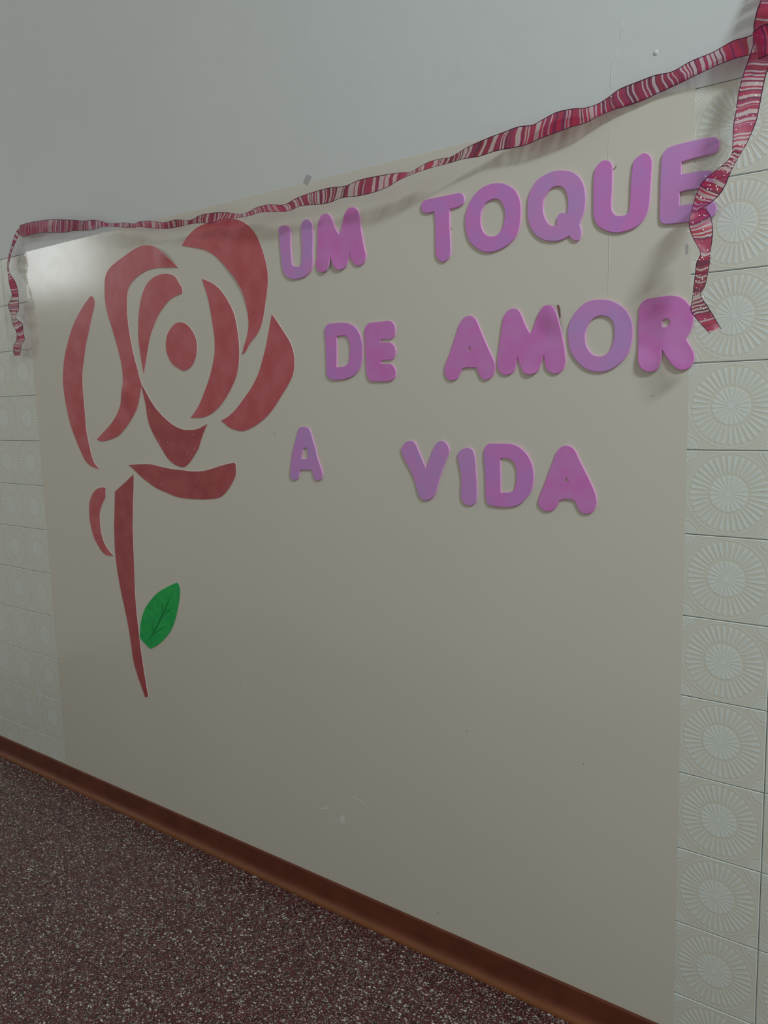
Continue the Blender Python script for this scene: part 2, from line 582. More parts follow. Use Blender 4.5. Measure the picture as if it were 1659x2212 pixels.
# ------------------------------------------------------------------ traced shapes, metres on the wall (x to the right, z up)
LETTER_OUTLINES = {
 'U1': [[(-0.9586,1.708),(-0.9572,1.7148),(-0.9499,1.718),(-0.9378,1.7183),(-0.9271,1.7147),(-0.9215,1.7083),(-0.9207,1.697),(-0.9219,1.6776),(-0.9215,1.6566),(-0.9206,1.6382),(-0.9193,1.6268),(-0.9136,1.6219),(-0.9058,1.6195),(-0.8979,1.6193),(-0.8919,1.6221),(-0.8894,1.6316),(-0.8863,1.6521),(-0.8862,1.6728),(-0.887,1.6923),(-0.8862,1.7073),(-0.8808,1.7176),(-0.8709,1.7216),(-0.8633,1.7204),(-0.856,1.7152),(-0.8517,1.7064),(-0.8507,1.6886),(-0.8518,1.6682),(-0.8534,1.6478),(-0.8539,1.6272),(-0.8565,1.6138),(-0.8638,1.6035),(-0.8778,1.5953),(-0.8955,1.5917),(-0.9133,1.5915),(-0.9271,1.5945),(-0.9407,1.6023),(-0.9491,1.6147),(-0.9531,1.6322),(-0.9548,1.6537),(-0.9563,1.6794),(-0.9579,1.6938)]],
 'M1': [[(-0.8439,1.6178),(-0.8404,1.6325),(-0.8391,1.646),(-0.8364,1.6729),(-0.8347,1.6958),(-0.8307,1.7115),(-0.8237,1.7212),(-0.8142,1.7251),(-0.805,1.7244),(-0.7961,1.7183),(-0.7902,1.7081),(-0.7853,1.6954),(-0.7778,1.6823),(-0.7701,1.6725,1),(-0.765,1.6858),(-0.76,1.6983),(-0.7548,1.7133),(-0.7473,1.7227),(-0.7383,1.7265),(-0.7278,1.7261),(-0.7193,1.7209),(-0.7136,1.7122),(-0.7107,1.6988),(-0.7089,1.6777),(-0.7053,1.6589),(-0.7025,1.6429),(-0.6987,1.628),(-0.6974,1.6186),(-0.7003,1.6085),(-0.7084,1.6016),(-0.7198,1.5997),(-0.7293,1.6041),(-0.7361,1.6116),(-0.741,1.6215),(-0.7417,1.6342,1),(-0.7474,1.6169),(-0.7542,1.6044),(-0.7635,1.5981),(-0.7744,1.5967),(-0.7851,1.6026),(-0.7911,1.6115),(-0.796,1.6229),(-0.7998,1.6335,1),(-0.8008,1.6208),(-0.8041,1.6089),(-0.811,1.6002),(-0.8224,1.5967),(-0.8344,1.6002),(-0.8416,1.6079)]],
 'T': [[(-0.5475,1.6981),(-0.546,1.7043),(-0.5395,1.709),(-0.5282,1.7104),(-0.5092,1.7104),(-0.4859,1.7103),(-0.4629,1.7105),(-0.4538,1.7099),(-0.4471,1.7069),(-0.4431,1.7007),(-0.4435,1.6927),(-0.4474,1.6872),(-0.4557,1.6842),(-0.4664,1.683),(-0.4779,1.6825,1),(-0.4784,1.6721),(-0.4785,1.6533),(-0.4777,1.6343),(-0.4772,1.6152),(-0.4772,1.5988),(-0.4805,1.589),(-0.4876,1.5829),(-0.4962,1.581),(-0.5048,1.5856),(-0.5118,1.5942),(-0.5131,1.6046),(-0.513,1.6264),(-0.5129,1.652),(-0.5133,1.6673),(-0.5146,1.6834,1),(-0.5257,1.6832),(-0.5337,1.6834),(-0.5424,1.6871),(-0.5463,1.6928)]],
 'O1': [[(-0.4412,1.6515),(-0.4402,1.6663),(-0.4348,1.6802),(-0.4256,1.6947),(-0.4122,1.7059),(-0.3961,1.7129),(-0.3774,1.715),(-0.3577,1.7119),(-0.3424,1.7047),(-0.3286,1.6935),(-0.3204,1.6786),(-0.3175,1.664),(-0.3176,1.6474),(-0.3193,1.6299),(-0.3249,1.614),(-0.3347,1.6022),(-0.3487,1.5938),(-0.3658,1.5882),(-0.3831,1.5861),(-0.399,1.5888),(-0.4136,1.5968),(-0.4254,1.6071),(-0.4342,1.6195),(-0.4392,1.6351)],[(-0.4055,1.6585),(-0.4024,1.6702),(-0.3951,1.68),(-0.3849,1.6844),(-0.3735,1.6855),(-0.3622,1.6807),(-0.3552,1.6712),(-0.3511,1.6585),(-0.3519,1.6455),(-0.3548,1.6339),(-0.3598,1.625),(-0.367,1.6175),(-0.377,1.6153),(-0.3885,1.6175),(-0.3972,1.6242),(-0.4029,1.6336),(-0.4057,1.6463)]],
 'Q': [[(-0.3023,1.6591),(-0.3014,1.6743),(-0.2943,1.6914),(-0.2821,1.7044),(-0.265,1.7118),(-0.2464,1.7144),(-0.228,1.7117),(-0.2115,1.7058),(-0.1985,1.6947),(-0.1903,1.6808),(-0.1867,1.6642),(-0.1865,1.6481),(-0.1892,1.6324),(-0.194,1.6213),(-0.1976,1.6115,1),(-0.1947,1.6037),(-0.1938,1.5962),(-0.1954,1.589),(-0.1994,1.5836),(-0.206,1.5837),(-0.2118,1.5875),(-0.2176,1.5943,1),(-0.2276,1.5904),(-0.2394,1.5882),(-0.2529,1.5893),(-0.2684,1.5937),(-0.2823,1.6025),(-0.2928,1.6147),(-0.2998,1.6296),(-0.3024,1.6438)],[(-0.2705,1.6571),(-0.2684,1.6689),(-0.2615,1.6782),(-0.2531,1.685),(-0.2429,1.6867),(-0.2329,1.6838),(-0.2254,1.6766),(-0.2212,1.6655),(-0.2195,1.6519),(-0.2211,1.6418),(-0.2219,1.6337,1),(-0.2278,1.6369),(-0.2361,1.6367),(-0.2411,1.6314),(-0.2428,1.6242),(-0.2408,1.6175,1),(-0.2496,1.6164),(-0.2564,1.6194),(-0.2632,1.6272),(-0.2684,1.6386),(-0.2705,1.648)]],
 'U2': [[(-0.1708,1.6382),(-0.171,1.6673),(-0.1704,1.6889),(-0.1682,1.7029),(-0.1619,1.7103),(-0.1542,1.7146),(-0.1464,1.7142),(-0.1394,1.7096),(-0.1362,1.7013),(-0.136,1.6827),(-0.1362,1.6614),(-0.1371,1.6444),(-0.1369,1.63),(-0.133,1.6215),(-0.1267,1.6162),(-0.1191,1.6146),(-0.1107,1.6152),(-0.1055,1.62),(-0.1033,1.6289),(-0.1021,1.6485),(-0.1017,1.6696),(-0.0997,1.6903),(-0.0977,1.7024),(-0.0918,1.7083),(-0.0831,1.7128),(-0.0757,1.7121),(-0.0691,1.7067),(-0.0656,1.6977),(-0.0657,1.6798),(-0.0668,1.6607),(-0.0675,1.6427),(-0.0691,1.6249),(-0.0726,1.6128),(-0.0798,1.6013),(-0.09,1.5929),(-0.1035,1.5884),(-0.1187,1.5866),(-0.1341,1.5885),(-0.1498,1.595),(-0.1617,1.6041),(-0.1682,1.616),(-0.1704,1.6265)]],
 'E1': [[(-0.05,1.6634),(-0.0491,1.6907),(-0.0483,1.6996),(-0.0456,1.7073),(-0.0391,1.7132),(-0.0307,1.7152),(-0.015,1.7165),(0.0033,1.7168),(0.0213,1.717),(0.0329,1.7164),(0.04,1.7141),(0.045,1.7078),(0.0461,1.6998),(0.0424,1.6927),(0.0354,1.6897),(0.022,1.6892),(0.004,1.6882),(-0.0152,1.6861,1),(-0.015,1.6752),(-0.0148,1.6662,1),(-0.0,1.6657),(0.0182,1.6651),(0.0298,1.6638),(0.0362,1.6605),(0.0394,1.6546),(0.0392,1.6458),(0.0341,1.6396),(0.0252,1.6381),(0.0098,1.6383),(-0.004,1.6386),(-0.0169,1.6376,1),(-0.0167,1.6267),(-0.0164,1.6152,1),(-0.0034,1.615),(0.0149,1.6152),(0.0284,1.6152),(0.0374,1.6133),(0.0429,1.6089),(0.0448,1.6023),(0.0437,1.5954),(0.039,1.5899),(0.0301,1.5872),(0.0156,1.5867),(0.0,1.5867),(-0.0167,1.5874),(-0.0337,1.5881),(-0.0414,1.5892),(-0.0472,1.5928),(-0.0498,1.6006),(-0.0501,1.6174),(-0.05,1.6404)]],
 'D1': [[(-0.8242,1.4703),(-0.8187,1.4769),(-0.8083,1.4808),(-0.7931,1.4804),(-0.7764,1.4799),(-0.7582,1.4781),(-0.7453,1.4738),(-0.7326,1.466),(-0.7234,1.4543),(-0.7175,1.4416),(-0.7148,1.4266),(-0.715,1.4093),(-0.717,1.3921),(-0.7232,1.3775),(-0.7335,1.3655),(-0.7485,1.3573),(-0.7653,1.3529),(-0.7855,1.3514),(-0.8024,1.3517),(-0.8142,1.3554),(-0.8225,1.3628),(-0.8237,1.3744),(-0.8234,1.3976),(-0.823,1.4231),(-0.8235,1.4487),(-0.8246,1.4615)],[(-0.7898,1.4502,1),(-0.7743,1.451),(-0.7644,1.4503),(-0.7579,1.4468),(-0.7533,1.4402),(-0.7505,1.4288),(-0.7502,1.4163),(-0.7519,1.4039),(-0.7553,1.3916),(-0.7623,1.3844),(-0.7724,1.3811),(-0.7926,1.3805,1),(-0.7913,1.4023),(-0.7901,1.4275)]],
 'E2': [[(-0.7064,1.458),(-0.7029,1.4663),(-0.694,1.4723),(-0.6798,1.4736),(-0.6612,1.4733),(-0.6427,1.4737),(-0.6322,1.4716),(-0.6248,1.4651),(-0.6214,1.4554),(-0.6232,1.4436),(-0.6287,1.4368),(-0.6364,1.4337),(-0.6501,1.4352),(-0.6633,1.4343,1),(-0.6642,1.4313),(-0.6646,1.4289,1),(-0.6504,1.428),(-0.6367,1.4265),(-0.6277,1.4212),(-0.6227,1.4125),(-0.6222,1.4041),(-0.6263,1.3947),(-0.6341,1.3891),(-0.644,1.3896),(-0.6548,1.3895),(-0.6633,1.3879,1),(-0.6642,1.3852),(-0.6646,1.3821,1),(-0.6504,1.382),(-0.6366,1.3802),(-0.6291,1.3756),(-0.6241,1.3681),(-0.6233,1.3596),(-0.6269,1.3501),(-0.6347,1.3449),(-0.6486,1.343),(-0.6688,1.3431),(-0.6892,1.3445),(-0.6978,1.3485),(-0.7031,1.3568),(-0.7049,1.3729),(-0.7055,1.3977),(-0.706,1.4285),(-0.7064,1.4469)]],
 'A1': [[(-0.4966,1.3611),(-0.4922,1.3765),(-0.4825,1.3949),(-0.4739,1.4149),(-0.4654,1.4347),(-0.4581,1.4527),(-0.4489,1.4629),(-0.4388,1.4671),(-0.429,1.4663),(-0.4202,1.4597),(-0.4135,1.4476),(-0.4041,1.427),(-0.3946,1.4065),(-0.3852,1.3877),(-0.3777,1.3724),(-0.3759,1.3607),(-0.3789,1.3493),(-0.3866,1.3404),(-0.3964,1.3366),(-0.4051,1.3394),(-0.4109,1.3455),(-0.4157,1.3558),(-0.4195,1.3628,1),(-0.4284,1.3628),(-0.4404,1.3637),(-0.4525,1.3622,1),(-0.4587,1.3526),(-0.465,1.3434),(-0.4743,1.3386),(-0.4846,1.3398),(-0.4927,1.3471)],[(-0.4354,1.4074,1),(-0.4395,1.3979,1),(-0.4299,1.3973,1)]],
 'M2': [[(-0.3705,1.3688),(-0.3696,1.3803),(-0.366,1.4015),(-0.363,1.4209),(-0.3591,1.4434),(-0.3543,1.4609),(-0.3449,1.4706),(-0.3338,1.4731),(-0.3238,1.4695),(-0.3175,1.461),(-0.3112,1.4461),(-0.3049,1.4329),(-0.2978,1.4216,1),(-0.2915,1.4319),(-0.2861,1.4442),(-0.279,1.4593),(-0.2702,1.4695),(-0.2589,1.4724),(-0.2486,1.4692),(-0.2408,1.4592),(-0.2374,1.4481),(-0.2339,1.4307),(-0.2305,1.4119),(-0.227,1.393),(-0.2244,1.3741),(-0.2243,1.3632),(-0.2294,1.3509),(-0.238,1.3441),(-0.2484,1.343),(-0.2588,1.3482),(-0.265,1.3572),(-0.2668,1.3684),(-0.2685,1.3797,1),(-0.2738,1.3672),(-0.2782,1.3562),(-0.2854,1.3469),(-0.2962,1.3434),(-0.307,1.3454),(-0.3143,1.3514),(-0.3197,1.363),(-0.3234,1.3729),(-0.3261,1.3804,1),(-0.328,1.3683),(-0.3308,1.357),(-0.3364,1.3491),(-0.3476,1.3447),(-0.3589,1.3468),(-0.3674,1.3554)]],
 'O2': [[(-0.2189,1.4127),(-0.2173,1.4311),(-0.2107,1.446),(-0.1991,1.4603),(-0.1827,1.4709),(-0.1649,1.4737),(-0.1457,1.4719),(-0.1284,1.4659),(-0.1127,1.4549),(-0.1017,1.44),(-0.0961,1.4234),(-0.0951,1.4042),(-0.0979,1.3866),(-0.1038,1.3722),(-0.1145,1.3593),(-0.1285,1.3494),(-0.1444,1.3433),(-0.1621,1.343),(-0.1802,1.348),(-0.1952,1.3587),(-0.2078,1.3733),(-0.2154,1.3892)],[(-0.1852,1.4073),(-0.184,1.4195),(-0.1775,1.4326),(-0.1679,1.4409),(-0.1566,1.4442),(-0.1438,1.442),(-0.1343,1.4352),(-0.1295,1.4259),(-0.1285,1.4124),(-0.1299,1.3976),(-0.1353,1.3844),(-0.1431,1.3743),(-0.1543,1.3707),(-0.1673,1.3734),(-0.1771,1.3824),(-0.183,1.3934)]],
 'R': [[(-0.0842,1.44),(-0.0836,1.4516),(-0.0793,1.4599),(-0.0704,1.4655),(-0.0571,1.4667),(-0.041,1.4677),(-0.0266,1.4677),(-0.0122,1.4635),(-0.0007,1.454),(0.0073,1.4421),(0.0108,1.4292),(0.01,1.4166),(0.0061,1.4043),(-0.0011,1.3923,1),(0.0052,1.3817),(0.0111,1.3714),(0.0139,1.3613),(0.0123,1.3515),(0.0068,1.3432),(-0.0023,1.3393),(-0.0123,1.3405),(-0.0226,1.3489),(-0.0301,1.3594),(-0.0361,1.3684),(-0.0414,1.3766,1),(-0.0426,1.3644),(-0.0446,1.3529),(-0.0489,1.3429),(-0.0577,1.3384),(-0.0682,1.3396),(-0.0774,1.3471),(-0.0821,1.3577),(-0.0839,1.374),(-0.0843,1.4005),(-0.0847,1.4225)],[(-0.0435,1.4258,1),(-0.0373,1.4292),(-0.0315,1.4277),(-0.0285,1.4232),(-0.0306,1.4176),(-0.0356,1.4147),(-0.0426,1.415,1)]],
 'A2': [[(-0.955,1.13),(-0.9519,1.1451),(-0.9472,1.1659),(-0.9429,1.1824),(-0.9362,1.2014),(-0.9285,1.2194),(-0.9233,1.2316),(-0.9207,1.2381),(-0.9139,1.2422),(-0.9039,1.2434),(-0.893,1.2421),(-0.8856,1.2381),(-0.8812,1.2309),(-0.877,1.218),(-0.8723,1.2036),(-0.8675,1.1916),(-0.8641,1.1756),(-0.8594,1.162),(-0.8527,1.1461),(-0.8481,1.1318),(-0.8495,1.1236),(-0.8541,1.117),(-0.8618,1.1143),(-0.8704,1.1156),(-0.8755,1.1203),(-0.8774,1.1259),(-0.8798,1.1324),(-0.879,1.1381,1),(-0.8931,1.1397),(-0.9063,1.1389),(-0.9207,1.1385,1),(-0.924,1.1293),(-0.9273,1.121),(-0.9333,1.1141),(-0.9413,1.1126),(-0.9491,1.1144),(-0.9539,1.1201)],[(-0.9023,1.1928,1),(-0.9079,1.1903),(-0.9132,1.1747),(-0.9147,1.1669,1),(-0.9038,1.1651),(-0.8949,1.1669,1),(-0.8927,1.1775),(-0.8937,1.1897)]],
 'V': [[(-0.6133,1.1893),(-0.6114,1.1983),(-0.6024,1.2075),(-0.5897,1.2121),(-0.5803,1.2109),(-0.5727,1.2026),(-0.5668,1.19),(-0.5595,1.1748),(-0.5485,1.1527,1),(-0.5412,1.1675),(-0.5333,1.1842),(-0.5269,1.1981),(-0.5192,1.2076),(-0.5101,1.2123),(-0.5012,1.2115),(-0.4932,1.2054),(-0.4886,1.1961),(-0.4892,1.1862),(-0.4938,1.1761),(-0.5007,1.1622),(-0.5085,1.1444),(-0.5157,1.1252),(-0.5213,1.1084),(-0.5277,1.0954),(-0.5355,1.0873),(-0.5479,1.0822),(-0.5587,1.0836),(-0.5678,1.0922),(-0.5722,1.1036),(-0.5765,1.119),(-0.5824,1.1343),(-0.5914,1.1496),(-0.5998,1.1623),(-0.6081,1.1764)]],
 'I': [[(-0.4674,1.1804),(-0.4651,1.1878),(-0.4578,1.1941),(-0.4477,1.1981),(-0.4378,1.198),(-0.4301,1.1932),(-0.426,1.1836),(-0.4241,1.1678),(-0.4229,1.1495),(-0.4217,1.1312),(-0.4213,1.1128),(-0.4215,1.0968),(-0.4237,1.0868),(-0.4302,1.0797),(-0.4395,1.0773),(-0.4495,1.0792),(-0.4574,1.0863),(-0.4601,1.0961),(-0.4599,1.1111),(-0.4588,1.1298),(-0.4607,1.1484),(-0.4647,1.1668)]],
 'D2': [[(-0.4035,1.1912),(-0.3988,1.2025),(-0.3896,1.2077),(-0.3715,1.2079),(-0.3536,1.2081),(-0.3359,1.2067),(-0.322,1.2011),(-0.3082,1.1904),(-0.298,1.1758),(-0.2926,1.1604),(-0.2909,1.1434),(-0.293,1.1262),(-0.2982,1.1119),(-0.3086,1.0988),(-0.3208,1.0871),(-0.3332,1.0816),(-0.351,1.0787),(-0.3726,1.0786),(-0.3891,1.0801),(-0.3973,1.0862),(-0.4003,1.0991),(-0.4005,1.1299),(-0.402,1.1623),(-0.4037,1.1783)],[(-0.3663,1.1783,1),(-0.3556,1.1785),(-0.3432,1.1764),(-0.3344,1.1703),(-0.3292,1.1594),(-0.3284,1.1437),(-0.3303,1.1278),(-0.3347,1.115),(-0.3436,1.1098),(-0.3543,1.1085),(-0.3651,1.108,1),(-0.3653,1.1313),(-0.3656,1.1552)]],
 'A3': [[(-0.2811,1.0924),(-0.2777,1.105),(-0.2709,1.1209),(-0.2642,1.1366),(-0.2559,1.1584),(-0.2477,1.1784),(-0.2412,1.1937),(-0.2314,1.2029),(-0.2217,1.2056),(-0.2105,1.2024),(-0.2025,1.1943),(-0.1945,1.1781),(-0.1849,1.1604),(-0.1754,1.1429),(-0.1659,1.1239),(-0.1612,1.1107),(-0.1598,1.0989),(-0.1633,1.0867),(-0.1702,1.0781),(-0.1804,1.0752),(-0.1907,1.0783),(-0.1971,1.0863),(-0.2012,1.0951),(-0.2052,1.1002,1),(-0.2149,1.102),(-0.2278,1.1011),(-0.2368,1.0971,1),(-0.2409,1.0884),(-0.2475,1.0803),(-0.2575,1.0758),(-0.2676,1.0768),(-0.2769,1.0832)],[(-0.221,1.1443,1),(-0.226,1.1358,1),(-0.215,1.1362,1)]],
}
PAPER_OUTLINES = {
 'P1': [(-1.74,1.6348,1),(-1.7718,1.6159),(-1.8108,1.5873),(-1.8469,1.5527),(-1.8807,1.507),(-1.9059,1.4598),(-1.9202,1.4087),(-1.9233,1.3645),(-1.9156,1.3094),(-1.902,1.2567),(-1.8803,1.212),(-1.858,1.1728),(-1.8348,1.1417),(-1.8056,1.1241),(-1.7624,1.1162,1),(-1.7864,1.135),(-1.8005,1.1632),(-1.8108,1.2046),(-1.8169,1.2433),(-1.8174,1.2897),(-1.818,1.3358),(-1.8175,1.3791),(-1.8116,1.4169),(-1.7971,1.4591),(-1.7806,1.5006),(-1.7603,1.5388),(-1.74,1.5789),(-1.726,1.6044),(-1.7256,1.6238)],
 'P2': [(-1.3351,1.6681,1),(-1.3724,1.7001),(-1.409,1.7253),(-1.4475,1.7395),(-1.4838,1.7436),(-1.5217,1.7386),(-1.5656,1.7267),(-1.6107,1.7131),(-1.6435,1.699),(-1.6616,1.6803),(-1.6696,1.6525),(-1.6719,1.616),(-1.6651,1.5785),(-1.6497,1.5377),(-1.6344,1.4971),(-1.6213,1.4567),(-1.6139,1.4245),(-1.6113,1.3899),(-1.615,1.3581),(-1.6286,1.3183),(-1.6531,1.2836),(-1.6838,1.2565),(-1.7192,1.2345),(-1.7654,1.2078,1),(-1.7423,1.2015),(-1.6992,1.2068),(-1.6563,1.2181),(-1.6223,1.2372),(-1.5881,1.264),(-1.5586,1.293),(-1.5401,1.3243),(-1.527,1.3658),(-1.5316,1.3816),(-1.541,1.4132),(-1.5538,1.4529),(-1.5623,1.4923),(-1.5686,1.5316),(-1.5698,1.5704),(-1.5669,1.6035),(-1.5594,1.6309),(-1.5424,1.6494),(-1.5133,1.6639),(-1.4748,1.6745),(-1.4299,1.6775),(-1.3827,1.6742)],
 'P3': [(-1.324,1.6119),(-1.3368,1.63),(-1.3506,1.6459),(-1.3767,1.6561),(-1.4078,1.6591),(-1.4403,1.6546),(-1.4701,1.6418),(-1.4908,1.6215),(-1.5062,1.5953),(-1.5175,1.5608),(-1.5246,1.5232),(-1.5261,1.49),(-1.5232,1.4589),(-1.5184,1.4251),(-1.5122,1.3964,1),(-1.4961,1.4369),(-1.4843,1.4694),(-1.4682,1.5039),(-1.4491,1.5301),(-1.4263,1.5557),(-1.3962,1.5777),(-1.3674,1.5921),(-1.3263,1.5997,1)],
 'BUD': [(-1.4067,1.4665),(-1.3997,1.4932),(-1.382,1.5121),(-1.356,1.5249),(-1.3249,1.5224),(-1.2989,1.506),(-1.2808,1.4806),(-1.2777,1.4542),(-1.2854,1.4283),(-1.3044,1.4071),(-1.3331,1.3959),(-1.357,1.4028),(-1.3841,1.4177),(-1.4019,1.4413)],
 'P5': [(-1.3157,1.7223,1),(-1.2924,1.7405),(-1.2643,1.7551),(-1.2296,1.7626),(-1.196,1.7634),(-1.1556,1.7648),(-1.1214,1.7612),(-1.0907,1.7526),(-1.061,1.7355),(-1.0392,1.7134),(-1.0246,1.6893),(-1.0126,1.661),(-1.0043,1.6316),(-1.0027,1.6029),(-1.0067,1.5764),(-1.0143,1.5484),(-1.0219,1.5217),(-1.0331,1.4935),(-1.051,1.472),(-1.0763,1.4523),(-1.092,1.435),(-1.1073,1.4267,1),(-1.0985,1.4471),(-1.0858,1.4711),(-1.0784,1.497),(-1.0785,1.5233),(-1.0846,1.5549),(-1.0946,1.5836),(-1.1132,1.6117),(-1.1406,1.6394),(-1.1734,1.668),(-1.2023,1.6882),(-1.2322,1.7012),(-1.2709,1.7113)],
 'P6': [(-1.2437,1.6287,1),(-1.2109,1.6166),(-1.1807,1.5984),(-1.1596,1.5775),(-1.1443,1.5573),(-1.1294,1.5316),(-1.1208,1.4991),(-1.1164,1.465),(-1.1168,1.4331),(-1.1211,1.4011),(-1.1316,1.373),(-1.1489,1.3487),(-1.1708,1.3242),(-1.1989,1.2994),(-1.233,1.2801),(-1.2731,1.2695),(-1.3212,1.269,1),(-1.2926,1.293),(-1.2687,1.3207),(-1.2446,1.3558),(-1.2268,1.3905),(-1.2138,1.423),(-1.2076,1.4518),(-1.2074,1.4826),(-1.213,1.5215),(-1.2189,1.5565),(-1.2278,1.5898)],
 'P7': [(-0.9951,1.5184,1),(-0.9773,1.4972),(-0.9561,1.4706),(-0.9375,1.4461),(-0.9278,1.4205),(-0.9267,1.3954),(-0.9318,1.3723),(-0.9483,1.3476),(-0.97,1.3246),(-0.9976,1.2957),(-1.0282,1.27),(-1.0616,1.2513),(-1.0897,1.24),(-1.118,1.2332),(-1.1461,1.2362),(-1.1713,1.244),(-1.1991,1.2609,1),(-1.1692,1.2715),(-1.1362,1.2924),(-1.1034,1.3205),(-1.074,1.3481),(-1.0503,1.3791),(-1.0349,1.4099),(-1.0225,1.4369),(-1.0113,1.469),(-1.0032,1.4938)],
 'P8': [(-1.5278,1.3692,1),(-1.5095,1.346),(-1.4899,1.3199),(-1.4643,1.2939),(-1.4326,1.2701),(-1.3978,1.2504),(-1.363,1.2388),(-1.3337,1.2359),(-1.3046,1.2372),(-1.2812,1.2424),(-1.2536,1.2526,1),(-1.2712,1.2274),(-1.2845,1.2048),(-1.2948,1.1858),(-1.3138,1.1664),(-1.3329,1.1488),(-1.3517,1.1368),(-1.3669,1.1329),(-1.3877,1.1358),(-1.4083,1.1422),(-1.4313,1.1584),(-1.4509,1.1798),(-1.4705,1.2033),(-1.4899,1.229),(-1.5034,1.2529),(-1.5102,1.2788),(-1.5125,1.3026),(-1.5191,1.3304),(-1.5262,1.3544)],
 'P9': [(-1.6138,1.133,1),(-1.5615,1.1358),(-1.5092,1.1371),(-1.4652,1.1318),(-1.419,1.1267),(-1.3737,1.1245),(-1.3294,1.1223),(-1.2858,1.1242),(-1.2484,1.131),(-1.2059,1.1415),(-1.1648,1.149),(-1.1528,1.1484),(-1.151,1.1365),(-1.1532,1.1181),(-1.1659,1.0992),(-1.1835,1.0799),(-1.2068,1.062),(-1.2296,1.0533),(-1.2637,1.0487),(-1.2983,1.046),(-1.3363,1.0456),(-1.375,1.046),(-1.4111,1.0502),(-1.4505,1.0593),(-1.4937,1.0705),(-1.5276,1.0854),(-1.5557,1.0987),(-1.5868,1.1182)],
 'HOOK': [(-1.7396,1.0594),(-1.7681,1.0582),(-1.7922,1.0497),(-1.8116,1.0351),(-1.8273,1.0137),(-1.8345,0.9857),(-1.835,0.9544),(-1.829,0.9235),(-1.8178,0.8965),(-1.8002,0.8736),(-1.7794,0.8546),(-1.7545,0.8465),(-1.7229,0.8495,1),(-1.7466,0.8645),(-1.7642,0.8836),(-1.7757,0.9068),(-1.7805,0.9374),(-1.7791,0.9718),(-1.7702,0.9963),(-1.7566,1.014),(-1.7419,1.0317),(-1.7398,1.0487)],
 'STEM': [(-1.5915,1.1061,1),(-1.6905,1.0502,1),(-1.7008,0.9869),(-1.7081,0.9358),(-1.7124,0.8676),(-1.7085,0.8064),(-1.6969,0.7389),(-1.6836,0.6854),(-1.6712,0.6249),(-1.6636,0.5705),(-1.658,0.5226),(-1.6411,0.4767),(-1.6255,0.4447),(-1.6109,0.4144,1),(-1.5955,0.4228,1),(-1.6039,0.4699),(-1.6115,0.5239),(-1.6172,0.5712),(-1.6216,0.6289),(-1.6248,0.6832),(-1.6254,0.7409),(-1.6216,0.8088),(-1.6184,0.876),(-1.6146,0.9427),(-1.6061,1.009),(-1.5979,1.0583)],
 'LEAF': [(-1.4301,0.7955),(-1.4738,0.7775),(-1.5163,0.756),(-1.5555,0.7261),(-1.585,0.6954),(-1.6049,0.6587),(-1.6142,0.6232),(-1.6154,0.6025),(-1.5964,0.5901),(-1.5703,0.5763,1),(-1.5384,0.5911),(-1.4998,0.6174),(-1.4664,0.6491),(-1.4431,0.6854),(-1.4272,0.7233),(-1.4167,0.7569),(-1.4143,0.7829),(-1.4204,0.795)],
}
VEIN_LINES = [[(-1.4495,0.7659),(-1.4789,0.7198),(-1.514,0.672),(-1.5553,0.6222),(-1.5899,0.5947)],[(-1.4916,0.7329),(-1.5046,0.6899)],[(-1.4916,0.6934),(-1.454,0.7199)],[(-1.5386,0.6835),(-1.5536,0.6293)],[(-1.5499,0.6248),(-1.4925,0.6586)]]
PAPER_GLITTER = [(-1.4952,1.2923),(-1.4605,1.203),(-1.4255,1.2026),(-1.4061,1.1931),(-1.3131,1.184),(-1.3436,1.1708),(-1.3244,1.1676),(-1.4078,1.1444),(-1.3107,1.2237),(-1.3089,1.0926),(-1.2953,1.0616),(-1.4644,1.082),(-1.2048,1.4362),(-1.5259,1.3624)]
